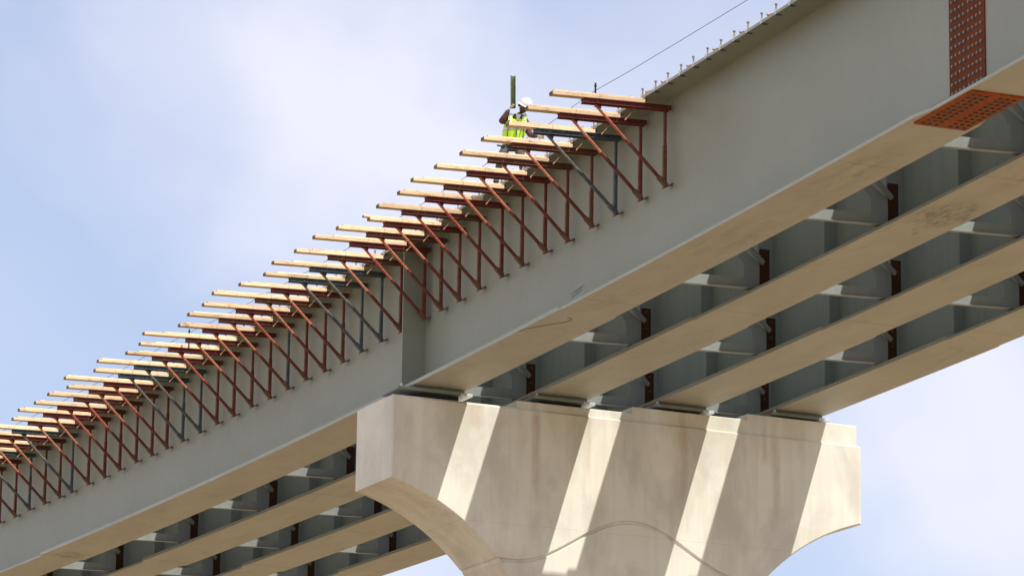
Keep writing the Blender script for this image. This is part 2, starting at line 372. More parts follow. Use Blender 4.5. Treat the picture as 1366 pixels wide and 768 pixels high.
def girder(j):
    o0 = W(0, j*SP, 0, j)
    lab = ['grey steel plate girder nearest the viewer, carrying the overhang brackets',
           'second grey steel girder from the near side, black scuff under its flange',
           'third grey steel girder from the near side, over the inner pier seat',
           'farthest grey steel girder, its soffit edge against the sky'][j]
    g = thing('bridge_girder', o0, lab, 'girder', 'steel plate girders over the pier')
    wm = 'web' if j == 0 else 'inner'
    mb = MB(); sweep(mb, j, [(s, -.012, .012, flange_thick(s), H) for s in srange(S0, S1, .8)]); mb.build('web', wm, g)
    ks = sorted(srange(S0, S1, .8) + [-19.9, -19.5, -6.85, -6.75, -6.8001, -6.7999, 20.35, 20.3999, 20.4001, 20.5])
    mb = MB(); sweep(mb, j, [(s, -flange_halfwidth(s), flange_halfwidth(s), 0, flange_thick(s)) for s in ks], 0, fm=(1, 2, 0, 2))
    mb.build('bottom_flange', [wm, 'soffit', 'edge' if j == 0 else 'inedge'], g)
    mb = MB(); sweep(mb, j, [(s, -(.5 if j == 0 else .395), (.5 if j == 0 else .395), H, H+.05) for s in srange(S0, S1, .8)], 0, fm=(0, 1, 0, 1)); mb.build('top_flange', [wm, 'edge'], g)
    # web to flange fillet welds
    mb = MB()
    for sg in (-1, 1):
        if j == 0 and sg == 1: continue
        sweep(mb, j, [(s, min(sg*.012, sg*.026), max(sg*.012, sg*.026), H-.016, H) for s in srange(S0, S1, .8)])
    mb.build('weld_bead', 'frame', g)
    # stiffeners
    def stiff(s, sg, w, name='stiffener', m=None):
        mb = MB(); t = .009
        rbox(mb, j, s-t, s+t, min(sg*.0125, sg*w), max(sg*.0125, sg*w), flange_thick(s)+.001, H-.001)
        return mb.build(name, m or wm, g)
    if j > 0:
        for s in FR:
            if not -36 < s < 50: continue
            stiff(s, -1, .31)
            mb = MB(); rbox(mb, j, s-.026, s-.0095, -.29, -.10, flange_thick(s)+.002, .84)
            for k in range(3):
                c = W(s-.026, j*SP-.2, .16+.3*k, j); d = W(s-.05, j*SP-.2, .16+.3*k, j)
                if -6 < s < 2: n0 = len(mb.f); mb.tube(c, d, .022, 6); mb.m[n0:] = [1]*(len(mb.f)-n0)
            mb.build('connection_plate', ['rustdark', 'boltdark'], g)
        for s in MID:
            if -36 < s < 50: stiff(s, -1, .24)
    if j < 3:
        for s in FR:
            if -36 < s < 50: stiff(s, 1, .31)
    if j == 0:
        # wide bearing stiffener on the fascia side at the pier
        mb = MB(); rbox(mb, 0, .405, .435, -.49, -.0125, .071, H-.001); mb.build('bearing_stiffener', 'web', g)
    if j > 0: stiff(-.35, 1, .3); 
    # field splice
    if j == 0:
        mb = MB(); rbox(mb, 0, -20.72, -19.67, -.030, -.0125, .33-.21, H-.1); wp = mb.build('splice_plate', 'rustweb', g)
        cols = [-19.77-.118*k for k in range(4)] + [-20.27-.118*k for k in range(4)]
        rows = [.20+.1395*k for k in range(19)]
        rest = MB()
        def bolt(mb_, s, u, z, axis):
            a = W(s, u, z, 0)
            if axis == 'u': b_ = W(s, u-.02, z, 0); mb_.tube(a, W(s, u-.005, z, 0), .029, 12); mb_.tube(W(s, u-.005, z, 0), b_, .024, 6)
            else: mb_.tube(a, W(s, u, z-.005, 0), .036, 12); mb_.tube(W(s, u, z-.005, 0), W(s, u, z-.024, 0), .028, 6)
        for r_, z in enumerate(rows):
            for s in cols:
                if r_ < 12:
                    mb = MB(); bolt(mb, s, -.030, z, 'u'); mb.build('bolt', 'bolt', wp)
                else: bolt(rest, s, -.030, z, 'u')
        mb = MB(); rbox(mb, 0, -21.05, -19.3, -.425, .425, -.028, -.001); fp = mb.build('splice_plate', 'rust', g)
        rbm = MB()
        rim = MB()
        for u0, u1 in ((-.43, -.03), (.03, .43)):
            rbox(rim, 0, -21.0, -19.35, u0, u1, .0535, .078)
        rim.build('splice_plate', 'rustdark', g)
        for q, u in enumerate((-.335, -.225, -.115, .115, .225, .335)):
            for k in range(11):
                bolt(rbm, -19.42-.148*k, u, -.028, 'z')
        rbm.v += []
        o = rbm.build('bolt_field', 'boltdark', fp); tag(o, kind='stuff')
        o = rest.build('bolt_field', 'bolt', wp); tag(o, kind='stuff')
        # small rusted bolt ends on the flange lip beside the web splice
        # shear studs and edge clips
        k = 0; s = -22.2
        while s < 25.2:
            mb = MB(); t = (random.random()-.5)*.03; t2 = (random.random()-.5)*.025
            if k == 14: t2 = -.075
            a = W(s, -.40, H+.0505, 0); b_ = a + Vector((t, t2, .17)); mb.tube(a, b_, .014, 8); mb.tube(b_, b_+Vector((t*.1, t2*.1, .02)), .026, 8)
            mb.build('shear_stud', 'stud', g)
            mb = MB(); c = s-.17+(random.random()-.5)*.06
            rbox(mb, 0, c-.024, c+.024, -.508, -.5015, H-.012, H+.078)
            n0 = len(mb.f); rbox(mb, 0, c-.024, c+.024, -.508, -.40, H-.012, H-.004); mb.m[n0:] = [1]*(len(mb.f)-n0)
            mb.build('edge_clip', ['galv', 'dark'], g)
            s += .495; k += 1
        for k in range(13):
            s = -10.75 - .975*k
            mb = MB(); p = W(s, -.43, H+.07, 0)
            mb.obox(p, Vector((.035, .015, 0)), Vector((-.012, .03, 0)), Vector((.012, 0, .034)))
            mb.tube(p+Vector((-.07, 0, .015)), p+Vector((.03, 0, .02)), .02, 8)
            mb.build('hanger_nut', 'rod', g)
        # scribbled survey marks on the fascia web and soffit
        mb = MB(); rr = random.Random(3)
        for k in range(9):
            z = .40+rr.random()*.15; s = -6.12-rr.random()*.2
            a = W(s, -.0135, z, 0); b_ = W(s-.25-.2*rr.random(), -.0135, z+.02+rr.random()*.03, 0); mb.bar(a, b_, .004, .007, (1, 0, 0))
        mb.build('chalk_mark', 'chalk', g)
        mb = MB(); pts = [W(a_, b_, -.002, 0) for a_, b_ in ((-5.1, -.55), (-5.38, -.506), (-5.69, -.337), (-5.86, -.24), (-5.96, -.168), (-6.1, -.11), (-6.2, -.075), (-6.31, -.071), (-6.38, -.12), (-6.40, -.20))]
        for a, b_ in zip(pts, pts[1:]): mb.bar(a, b_, .012, .003, (0, 0, 1))
        mb.build('marker_line', 'black', g)
    return g
GIRD = [girder(j) for j in range(4)]

# ------------------------------------------------------------------ cross frames
def cross_frame(j, s, lab):
    t = thing('cross_frame', W(s, (j+.5)*SP, 0, None, True), lab, 'cross frame', 'cross frames between the girders')
    sf = s-.011; off = j*SP
    def P(u, z, ds=0): return W(sf+ds, off+u, z, None, True)
    def plate(poly, th=.012, ds=0):
        mb = MB(); a = [P(u, z, ds) for u, z in poly]; n = P(0, 0, ds-th)-P(0, 0, ds); mb.prism(a, n); return mb
    # angle members: vertical leg + outstanding leg towards the viewer
    def angle(name, u0, z0, u1, z1, w, ds=-.013, lip=-1):
        mb = MB(); d = Vector((u1-u0, z1-z0)); d.normalize(); nrm = Vector((-d.y, d.x))*w
        poly = [(u0, z0), (u1, z1), (u1+nrm.x, z1+nrm.y), (u0+nrm.x, z0+nrm.y)]
        a = [P(u, z, ds) for u, z in poly]; th = P(0, 0, ds-.012)-P(0, 0, ds); mb.prism(a, th)
        e = nrm.normalized()*.012
        poly = [(u0, z0), (u1, z1), (u1+e.x, z1+e.y), (u0+e.x, z0+e.y)]
        a = [P(u, z, ds-.012) for u, z in poly]; th = P(0, 0, ds-.095)-P(0, 0, ds-.012); mb.prism(a, th)
        mb.build(name, 'frame', t)
    angle('strut', .33, .12, SP-.31, .12, .20)
    angle('strut', .33, H-.32, SP-.33, H-.32, .14)
    angle('diagonal', .30, H-.42, SP-.25, .56, .10, ds=-.013)
    angle('diagonal', .24, .56, SP-.30, H-.42, .10, ds=-.125)
    for sg, uc in ((1, .03), (-1, SP-.03)):
        hh = [(.26, .10), (.57, .10), (.57, .56), (.78, .80), (.70, .88), (.26, .60)] if sg == -1 else [(.09, .10), (.56, .10), (.56, .60), (.40, .86), (.09, .86)]
        poly = [(uc+sg*a, b) for a, b in hh]
        plate(poly).build('gusset_plate', 'frame', t)
        poly = [(uc+sg*a, H-.06-b) for a, b in ((.09, .04), (.6, .04), (.6, .3), (.42, .62), (.09, .62))]
        plate(poly).build('gusset_plate', 'frame', t)
BAY = ['nearest', 'middle', 'farthest']
for j in range(3):
    for s in FR:
        if s > 32 or s < -24: continue
        k = FR.index(s) - FR.index(.78)
        if k == 0: w = 'on the line of the pier'
        elif k < 0: w = ordw(-k)+' one to the right of the pier'
        else: w = ordw(k)+' one to the left of the pier'
        cross_frame(j, s, f'grey cross frame in the {BAY[j]} girder bay, {w}')

# ------------------------------------------------------------------ pier
CX0, CX1, CF, CB = -1.067, 9.07, -.535, 1.209
CT, TIP = -.28, -1.85
XC = (CX0+CX1)/2
def arch(x):
    dx = min(x-CX0, CX1-x); sn = .2474+dx/4.5
    if sn >= 1: return GZ-.3
    return TIP - 4.5*(.9689-math.sqrt(1-sn*sn))
def groove(x):
    d = abs(x-XC)
    return -3.22 + (.95*(.5+.5*math.cos(math.pi*d/2.5)) if d < 2.5 else 0)
def pier():
    g = thing('bridge_pier', (XC, (CF+CB)/2, GZ), 'pale concrete hammerhead pier with an arched cap and a curved groove', 'pier')
    mb = MB(); ch = .028
    # stations along the cap
    col_dx = 4.5*(1-.2474)
    xs = [CX0, CX0+ch]; n = 300
    xs += [CX0+ch + (CX1-CX0-2*ch)*i/n for i in range(1, n)] + [CX1-ch, CX1]
    ex = [CX0+col_dx-.0005, CX0+col_dx+.0005, CX1-col_dx-.0005, CX1-col_dx+.0005]
    xs = sorted(xs+ex)
    rowsF, rowsB = [], []
    for i, x in enumerate(xs):
        endf = ch if i in (0, len(xs)-1) else 0
        zb = arch(x)
        if abs(zb+3.22) < .032: zb += .03
        zg = groove(x); gw = .042
        def row(F, sg):
            out = []
            top = CT
            out.append((x, F+sg*(endf or 0)+sg*.02*(0 if endf else 1), top))
            out.append((x, F+sg*endf, top-.02))
            for dz, dp in ((gw, 0), (gw*.6, .045), (-gw*.5, .045), (-gw, 0)):
                z = zg+dz
                if z < zb+ch: z, dp = zb+ch, 0
                if sg < 0: dp = 0
                out.append((x, F+sg*(endf+dp), z))
            out.append((x, F+sg*endf, zb+ch))
            out.append((x, F+sg*(endf or ch), zb))
            return out
        rowsF.append(row(CF, 1)); rowsB.append(row(CB, -1))
    nr = len(rowsF[0]); nx = len(xs)
    vs = [p for r_ in rowsF for p in r_] + [p for r_ in rowsB for p in r_]
    F = lambda i, r_: i*nr+r_
    Bk = lambda i, r_: nx*nr+i*nr+r_
    fs = []
    for i in range(nx-1):
        for r_ in range(nr-1):
            fs.append((F(i, r_), F(i, r_+1), F(i+1, r_+1), F(i+1, r_)))
            fs.append((Bk(i, r_), Bk(i+1, r_), Bk(i+1, r_+1), Bk(i, r_+1)))
        fs.append((F(i, 0), F(i+1, 0), Bk(i+1, 0), Bk(i, 0)))
        fs.append((F(i, nr-1), Bk(i, nr-1), Bk(i+1, nr-1), F(i+1, nr-1)))
    for i in (0, nx-1):
        ring = [F(i, r_) for r_ in range(nr)] + [Bk(i, r_) for r_ in range(nr-1, -1, -1)]
        fs.append(tuple(ring))
    mb.add(vs, fs)
    o = mb.build('pier_cap', 'conc', g)
    bm = bmesh.new(); bm.from_mesh(o.data); bmesh.ops.remove_doubles(bm, verts=bm.verts, dist=.0002)
    bmesh.ops.dissolve_degenerate(bm, dist=.0001, edges=bm.edges); bmesh.ops.recalc_face_normals(bm, faces=bm.faces); bm.to_mesh(o.data); bm.free()
    # stepped bearing seats
    for (a, b, zt) in ((CX0+.03, 1.54, -.25), (1.541, 4.005, -.11), (4.006, 6.535, .02), (6.536, 9.0, .14)):
        mb = MB(); c = .014; y0, y1 = CF+.06, CB-.06
        for lo, hi, z0, z1 in ((0, 0, CT-.001, zt-c), (0, c, zt-c, zt)):
            mb.hex8([(a+lo, y0+lo, z0), (b-lo, y0+lo, z0), (b-lo, y1-lo, z0), (a+lo, y1-lo, z0),
                     (a+hi, y0+hi, z1), (b-hi, y0+hi, z1), (b-hi, y1-hi, z1), (a+hi, y1-hi, z1)])
        mb.build('bearing_seat', 'conc', g)
    return g
pier()

SEAT = [-.25, -.11, .02, .14]
for j in range(4):
    zt = EL*j*SP; zs = SEAT[j]; c = j*SP
    lab = ['steel bearing under the nearest girder at the left end of the pier cap', 'steel bearing under the second girder, on the lowest raised concrete step',
           'steel bearing under the third girder, on the middle concrete step', 'steel bearing under the farthest girder, at the right end of the pier'][j]
    t = thing('bridge_bearing', (c, 0, zs), lab, 'bearing', 'bearings on the pier cap')
    mb = MB(); mb.box((c-.60, -.30, zt-.055), (c+.52, .34, zt-.002), 0, [0, 0, 0, 1, 0, 1]); mb.build('sole_plate', ['inner', 'rust'], t)
    l = .90 if j == 0 else .67
    mb = MB(); mb.box((c-l, -.40, zt-.115), (c+.40, .42, zt-.056)); mb.build('bearing_plate', 'inner', t, bevel=.004)
    mb = MB(); mb.box((c+.402, -.37, zt-.118), (c+.66, .36, zt-.062)); mb.build('guide_bar', 'galv', t, bevel=.004)
    mb = MB(); mb.box((c-.42, -.24, zs+.001), (c+.42, .26, zt-.116)); mb.build('bearing_pad', 'rubber', t)
    mb = MB(); x = c-l+.1
    mb.tube((x, -.33, zt-.055), (x, -.33, zt-.012), .03, 6); mb.tube((x, -.33, zt-.012), (x, -.33, zt+.01), .016, 8)
    mb.build('bolt', 'galv', t)

# ------------------------------------------------------------------ overhang brackets
BS = {0:-10.16,1:-9.2,2:-8.21,3:-7.23,4:-6.22,5:-5.28,6:-4.28,7:-3.38,8:-2.36,9:-1.45,10:-.6,11:.20,12:1.32,13:2.29,14:3.27,15:4.21,16:5.14,17:6.12,18:7.08,19:8.05,20:9.03,21:10.02,22:10.96,23:11.92,24:12.92,25:13.84,26:14.72,27:15.66,28:16.65,29:17.57,30:18.58,31:19.62,32:20.38,33:21.33,34:22.31,35:23.23,36:24.25,37:25.2}
TIPU = {0:-2.26,1:-2.28,2:-2.2,3:-2.24,4:-2.22,5:-2.31,6:-2.34,7:-2.23,8:-2.22,9:-2.02,10:-2.31,11:-2.46,12:-2.39,13:-2.47,14:-2.26,15:-2.41,16:-2.62,17:-2.45,18:-2.4,19:-2.22,20:-2.64,21:-2.35,22:-2.29,23:-2.58,24:-2.27,25:-2.62,26:-2.22,27:-2.32,28:-2.27,29:-2.31,30:-2.08,31:-2.2,32:-2.3}
NEAR = {0:-2.21,6:-2.12,8:-2.09,9:-2.12,11:-2.05,12:-2.03,13:-2.05,14:-2.0,15:-2.19,19:-2.07,20:-2.19,21:-1.99,22:-2.01,30:-1.96,1:-2.2,5:-2.26}
DARKBEAM = {2, 13, 14, 23, 24, 31, 34}
DARKBRACE = {2, 13, 14, 23, 24, 31, 34}
DARKPOST = {2, 14, 13, 18, 24, 23, 31, 34}
BROWN = {3, 4, 6, 8, 10, 12, 16, 18, 20, 22, 26, 27, 30, 33, 36}

def holes(mb, a, b, n, side, r=.0085, t0=.06, t1=.96):
    """punched holes along a member: tiny dark discs proud of the face, on the side towards `side`"""
    a, b, side = Vector(a), Vector(b), Vector(side)
    for k in range(n):
        p = a.lerp(b, t0+(t1-t0)*k/(n-1)); mb.tube(p, p+side*.0012, r, 6)

def bracket(i):
    rg = random.Random(100+i); s = BS[i]
    colr = 'charcoal' if i in DARKBEAM else ('brown rusted' if i in BROWN else 'red painted')
    lab = f'{colr} steel overhang bracket, {ordw(i+1)} from the top right end of the row'
    if i == 0: lab = 'red painted steel overhang bracket at the top right end of the row'
    t = thing('overhang_bracket', W(s, 0, 0, 0), lab, 'bracket', 'overhang brackets hung from the nearest girder', PHI(s))
    bm_ = 'dark' if i in DARKBEAM else ('brown' if i in BROWN else 'redbeam')
    vm = 'dark' if i in DARKPOST else ('brown' if (i in BROWN or i % 3 == 0) else 'redlow')
    dm = 'darkb' if i in DARKBRACE else rg.choice(['red', 'redb', 'redb'])
    jig = (rg.random()-.5)
    zend, ztip = 2.838+.006*jig, 2.768+.012*jig
    utip = -1.70+.05*(rg.random()-.5)
    # beam: two channels back to back with a gap (local frame: x = radial, y = along, z = up)
    B = MB()
    for yc, sg in ((-.035, -1), (.035, 1)):
        def q(u, z): return Vector((u, yc, z))
        for (z0, z1, w0, w1) in ((-.082, 0, 0, .008), (-.008, 0, .008, .042), (-.082, -.074, .008, .042)):
            y0, y1 = yc+sg*(0 if w0 == 0 else .008)-sg*.0, yc+sg*w1
            if w0 == 0: y0, y1 = yc, yc+sg*.008
            ya, yb = min(y0, y1), max(y0, y1)
            B.hex8([(utip, ya, ztip+z0), (-.05, ya, zend+z0), (-.05, yb, zend+z0), (utip, yb, ztip+z0),
                    (utip, ya, ztip+z1), (-.05, ya, zend+z1), (-.05, yb, zend+z1), (utip, yb, ztip+z1)])
    B.box((utip+.01, -.03, ztip-.073), (utip+.03, .03, ztip-.01)); B.box((-.09, -.03, zend-.073), (-.06, .03, zend-.01))
    n0 = len(B.f); holes(B, (utip+.05, -.0432, ztip-.040), (-.1, -.0432, zend-.042), 22, (0, -1, 0), .0125)
    B.m[n0:] = [1]*(len(B.f)-n0); n0 = len(B.f); hb = B
    for u in ((-.10, -.155, -.62) if i % 2 else (-.10, -.155, -1.42)):
        z = zend-.042+(ztip-zend)*(u+.05)/(utip+.05)-(.02 if u == -.155 else 0); hb.tube((u, -.044, z), (u, -.056, z), .011, 6)
    B.m[n0:] = [2]*(len(B.f)-n0); B.build('beam', [bm_, 'hole', 'bolt'], t, world=False)
    # telescopic vertical leg
    zf = 1.47+.03*(rg.random()-.5); zm = 2.15+.25*(rg.random()-.5)
    V = MB(); V.box((-.165, -.022, zm), (-.120, .022, zend-.082)); V.box((-.175, -.030, zf+.03), (-.115, .030, zm+.02))
    n0 = len(V.f); hm = V; holes(hm, (-.145, -.0306, zf+.06), (-.145, -.0306, zm), 9, (0, -1, 0), .008); holes(hm, (-.143, -.0226, zm+.06), (-.143, -.0226, zend-.14), 5, (0, -1, 0), .007)
    V.m[n0:] = [1]*(len(V.f)-n0); V.build('leg', [vm, 'hole'], t, world=False)
    # diagonal brace
    a = Vector((-1.44+.03*jig, 0, ztip-.078)); b = Vector((-.135, 0, zf+.005)); mid = a.lerp(b, .46+.05*(rg.random()-.5))
    D = MB(); D.tube(a, mid, .024, 10); D.tube(mid-(b-a).normalized()*.03, b, .032, 10)
    D.tube(mid-(b-a).normalized()*.035, mid+(b-a).normalized()*.02, .037, 10)
    if rg.random() < .3: k = a.lerp(b, .68); D.tube(k, k+(b-a).normalized()*.04, .038, 10)
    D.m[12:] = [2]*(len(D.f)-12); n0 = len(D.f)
    if rg.random() < .9:
        hm = D; d = (b-a).normalized(); up = Vector((0, -1, 0))
        holes(hm, a+up*.0245, mid+up*.0245, 9, up, .006); holes(hm, mid+up*.0325, b+up*.0325, 11, up, .007)
        D.m[n0:] = [1]*(len(D.f)-n0)
    br = D.build('brace', [dm, 'hole', {'red': 'redlow', 'redb': 'redlow', 'darkb': 'dark'}[dm]], t, world=False)  # outer tube gets the darker colour, girder shade painted in
    C_ = MB(); e = b-(b-a).normalized()*.17
    C_.bar(e, b+(b-a).normalized()*.02, .085, .062, (0, 1, 0)); C_.build('clevis', 'dark' if dm == 'darkb' else 'foot', br, world=False)
    # curved gusset under the beam tip
    G = MB(); poly = [Vector((-1.60, -.008, ztip-.072))]
    for k in range(7):
        th = k/6*math.pi/2; poly.append(Vector((-1.60+.22*math.sin(th), -.008, ztip-.082-.055*(1-math.cos(th)))))
    poly += [Vector((-1.34, -.008, ztip-.138)), Vector((-1.32, -.008, ztip-.068))]
    G.prism(poly, (0, .016, 0)); G.build('gusset', bm_, t, world=False)
    # foot plate bearing on the web
    Fp = MB(); Fp.bar((-.165, 0, zf-.055), (-.016, 0, zf+.022), .12, .024, (0, 1, 0)); Fp.box((-.14, -.03, zf-.01), (-.10, .03, zf+.04))
    Fp.build('foot_plate', 'foot', t, world=False)
    # inclined coil tie rod from the flange hanger
    a = Vector((-.505, -.01, H+.028)); b = Vector((-.885+.03*jig, -.01, 2.50+.03*jig))
    T_ = MB(); T_.tube(a+Vector((.06, 0, .05)), b, .0075, 7); c = b.lerp(a, .10); T_.tube(b-Vector((.008, 0, .010)), c.lerp(b, .35), .013, 8)
    T_.build('tie_rod', 'rod', t, world=False)
    u = -.735; Wn = MB(); Wn.obox((u, -.01, zend-.122), (.040, 0, .014), (0, .045, 0), (-.008, 0, .016)); Wn.obox((u-.02, -.04, zend-.142), (.022, 0, -.008), (0, .008, 0), (.007, 0, .022))
    Wn.build('wing_nut', 'redbeam' if i not in DARKBEAM else 'foot', t, world=False)
    # hanger hooked on the flange edge
    Hn = MB(); Hn.obox((-.45, -.01, H+.082), (.06, 0, .018), (0, .018, 0), (-.006, 0, .02)); Hn.build('hanger', 'rod', t, world=False)
    # timbers (things of their own)
    ut = TIPU.get(i, -2.25+.15*jig); un = NEAR.get(i, ut+.06+.10*rg.random()); ur = -.555+.03*(rg.random()-.5)
    sl = (zend-ztip)/(1.65)
    ang = math.atan(sl)
    zb = lambda u: zend+.002+sl*(u+.05)
    p = W(s, 0, 0, 0)
    def timber(name, u0, u1, y0, y1, z0, z1, label, group):
        mb = MB(); fm = [1, 0, 0, 0, 0, 1]
        fm = [0, 0, 0, 1, 0, 1]
        mb.hex8([(u0, y0, z0), (u1, y0, z0), (u1, y1, z0), (u0, y1, z0), (u0, y0, z1), (u1, y0, z1), (u1, y1, z1), (u0, y1, z1)], 0, fm)
        o = root_mesh(mb, name, ['wood', 'woodend'], p + Matrix.Rotation(PHI(s), 3, 'Z') @ Vector((0, 0, zb(0))), PHI(s), bevel=.004)
        o.rotation_euler = (0, -ang, PHI(s))
        tag(o, label, 'timber', group)
        MW[o.name] = Matrix.Identity(4)
    w = f'{ordw(i+1)} bracket from the top right' if i else 'top right bracket'
    tw = (rg.random()-.5)*.02
    tall = .064+.006*jig
    timber('timber_joist', ut, ur, -.075+tw, .075+tw, 0, tall, f'pale timber joist resting on the {w}', 'timber joists on the overhang brackets')
    timber('timber_board', un, ur-.02, -.02, .072, tall+.001, tall+.038, f'thin pale board on top of the joist of the {w}', 'thin boards on the timber joists')
for i in BS: bracket(i)

# ------------------------------------------------------------------ string line and posts
mb = MB()
pts = [(-32, 2.6), (-24, 2.72), (-15.64, 2.87), (-11.3, 2.97), (-9.9, 3.02), (-8.08, 2.955), (-3.5, 2.93), (2.3, 2.935), (4.2, 2.96), (6.3, 2.99), (8.25, 3.03), (9.7, 3.08), (11.4, 3.09), (13.5, 3.07), (18, 3.05), (24, 3.06), (30, 3.05)]
P3 = []
for (a, za), (b, zb) in zip(pts, pts[1:]):
    n = max(1, int((b-a)/1.5))
    for k in range(n): P3.append(W(a+(b-a)*k/n, -1.33, za+(zb-za)*k/n, 0))
P3.append(W(30, -1.33, 3.05, 0))
for a, b in zip(P3, P3[1:]): mb.tube(a, b, .0048, 5, caps=False)
tag(mb.build('string_line', 'string'), 'thin dark string line stretched along the outer ends of the brackets', 'string')
for s, lb in ((-9.92, 'thin dark steel pin holding the string beside the top right bracket'), (9.75, 'thin rusty steel pin holding the string above the left brackets')):
    mb = MB(); mb.tube((0, 0, 0), (0, 0, .42), .017, 8); mb.tube((0, 0, .36), (0, 0, .375), .025, 8)
    o = root_mesh(mb, 'string_pin', 'rustdark', W(s, -1.33, 2.73, 0)); tag(o, lb, 'pin', 'pins holding the string line')

# ------------------------------------------------------------------ worker
PX = 1/74.0
def worker():
    base = W(-3.95, -.22, H+.05, 0); rz = -R(24.8)
    g = thing('person', base, 'worker in white hard hat and lime vest standing on the girder behind the brackets', 'person', rz=rz)
    g.scale = (1.05,)*3
    def skin(name, chains, m, parent=g, sub=2, root=None, xf=None):
        """chains: lists of (x,y,z,r); points with equal coordinates are welded"""
        vs, es, rs, key = [], [], [], {}
        for ch in chains:
            prev = None
            for (x, y, z, r_) in ch:
                k = (round(x, 4), round(y, 4), round(z, 4))
                if k not in key: key[k] = len(vs); vs.append(k); rs.append(r_ if isinstance(r_, tuple) else (r_, r_))
                if prev is not None: es.append((prev, key[k]))
                prev = key[k]
        me = bpy.data.meshes.new(name); me.from_pydata(vs, es, []); me.update(); me.materials.append(M[m])
        o = bpy.data.objects.new(name, me); col.objects.link(o); o.parent = parent
        md = o.modifiers.new('skin', 'SKIN'); md.use_smooth_shade = True; md.branch_smoothing = .6
        sv = me.skin_vertices[0].data
        for q, r_ in enumerate(rs): sv[q].radius = r_; sv[q].use_root = (q == 0)
        ss = o.modifiers.new('sub', 'SUBSURF'); ss.levels = sub; ss.render_levels = sub
        return o
    # joints in the worker's frame: +x right in the picture, -y towards the viewer
    pel = (0, 0, .80); chest = (.05, -.02, 1.10); nk = (.11, -.05, 1.27)
    hd = (.20, -.10, 1.415)
    shL = (-.07, -.03, 1.235); elL = (-.205, -.14, 1.12); wrL = (-.06, -.20, 1.345); haL = (0.0, -.215, 1.41)
    shR = (.235, -.02, 1.20); elR = (.295, -.02, .94); wrR = (.44, -.17, .86); haR = (.51, -.22, .845)
    hipL = (-.09, 0, .76); hipR = (.09, 0, .76)
    knL = (-.20, -.16, .44); knR = (.17, -.17, .44); anL = (-.27, -.02, .09); anR = (.21, -.02, .09)
    toL = (-.29, -.20, .04); toR = (.23, -.20, .04)
    def p(a, r_): return (*a, r_)
    body = [[p(pel, .125), (.02, -.01, .95, .12), p(chest, .13), p(nk, .055), (.15, -.07, 1.33, .052)],
            [p(chest, .13), p(shL, .065), p(elL, .042), p(wrL, .03)], [p(chest, .13), p(shR, .065), p(elR, .042), p(wrR, .03)],
            [p(pel, .125), p(hipL, .09), p(knL, .06), p(anL, .042), p(toL, .035)], [p(pel, .125), p(hipR, .09), p(knR, .06), p(anR, .042), p(toR, .035)]]
    # hands: palm and five bent fingers as chains of the same body
    def hand(wr, dirv, side, nrm, curl):
        wr, d, sd, nm = Vector(wr), Vector(dirv).normalized(), Vector(side).normalized(), Vector(nrm).normalized()
        out = []; palm = wr + d*.055
        out.append([(*wr, .03), (*palm, (.036))])
        for k, (o_, L) in enumerate(((-.030, .030), (-.010, .036), (.010, .034), (.029, .026))):
            a = palm + d*.035 + sd*o_; b = a + d*L*(1-curl*.5) + nm*L*curl; c = b + d*L*.6*(1-curl*1.3) + nm*L*.9*curl
            out.append([(*palm, .036), (*a, .012), (*b, .0105), (*c, .009)])
        a = wr + d*.04 - sd*.04; b = a - sd*.015 + d*.03 + nm*.015; c = b + d*.02 + nm*.02
        out.append([(*palm, .036), (*a, .013), (*b, .011), (*c, .010)])
        return [[tuple(round(v, 4) if isinstance(v, float) else v for v in q) for q in ch] for ch in out]
    skin('body', body, 'skin', sub=1)
    gl = skin('glove', hand(wrL, (.55, -.1, .7), (0, .6, .3), (.5, .6, -.1), .8), 'glove', sub=1)
    gl2 = skin('glove', hand(wrR, (1, -.5, -.15), (.1, .2, 1), (0, -.6, -.6), .4), 'glove', sub=1)
    # shirt: sleeves and torso a little thicker
    skin('shirt', [[(.0, 0, .84, .135), (.02, -.01, .95, .133), p(chest, .145), (.10, -.045, 1.245, .075)],
                   [p(chest, .145), p(shL, .083), (-.15, -.09, 1.17, .075), p(elL, .066), (-.12, -.17, 1.245, .052), (-.075, -.195, 1.325, .042)],
                   [p(chest, .145), p(shR, .083), (.27, -.02, 1.06, .07), p(elR, .062), (.37, -.10, .90, .05), (.42, -.15, .87, .042)]], 'shirt')
    # trousers and boots
    skin('trousers', [[(0, 0, .84, .13), p(pel, .138), p(hipL, .105), (-.15, -.09, .60, .09), p(knL, .075), (-.24, -.09, .26, .066), (-.268, -.025, .12, .062)],
                      [p(pel, .138), p(hipR, .105), (.13, -.09, .60, .09), p(knR, .075), (.195, -.09, .26, .066), (.21, -.025, .12, .062)]], 'pants')
    for a, t_ in ((anL, toL), (anR, toR)):
        skin('boot', [[(a[0], a[1], .15, .055), (a[0], a[1]+.01, .06, .058), (t_[0]*.5+a[0]*.5, (a[1]+t_[1])/2, .048, .048), (t_[0], t_[1], .042, .042)]], 'boot', sub=1)
    # head: lathe-free sculpted grid, chin down, turned to the picture's right
    def head_pt(th, ph):
        # th polar from top, ph azimuth, 0 = face forward (-y)
        x, y, z = math.sin(th)*math.sin(ph), -math.sin(th)*math.cos(ph), math.cos(th)
        r_ = Vector((x*.076, y*.095, z*.118))
        f = max(0, -y)
        if z < -.1: r_.x *= 1-.32*(-z-.1); r_.y *= 1-.10*(-z)
        front = max(0., math.cos(ph))**8*math.sin(th)**2
        r_.y -= .022*front*math.exp(-((z+.12)/.16)**2)          # nose
        r_.y += .010*math.exp(-((abs(ph)-.42)/.18)**2)*math.exp(-((z-.06)/.12)**2)   # eye sockets
        r_.y -= .007*front*math.exp(-((z+.50)/.08)**2)          # lips
        r_.y -= .010*front*math.exp(-((z+.86)/.12)**2)          # chin
        return r_
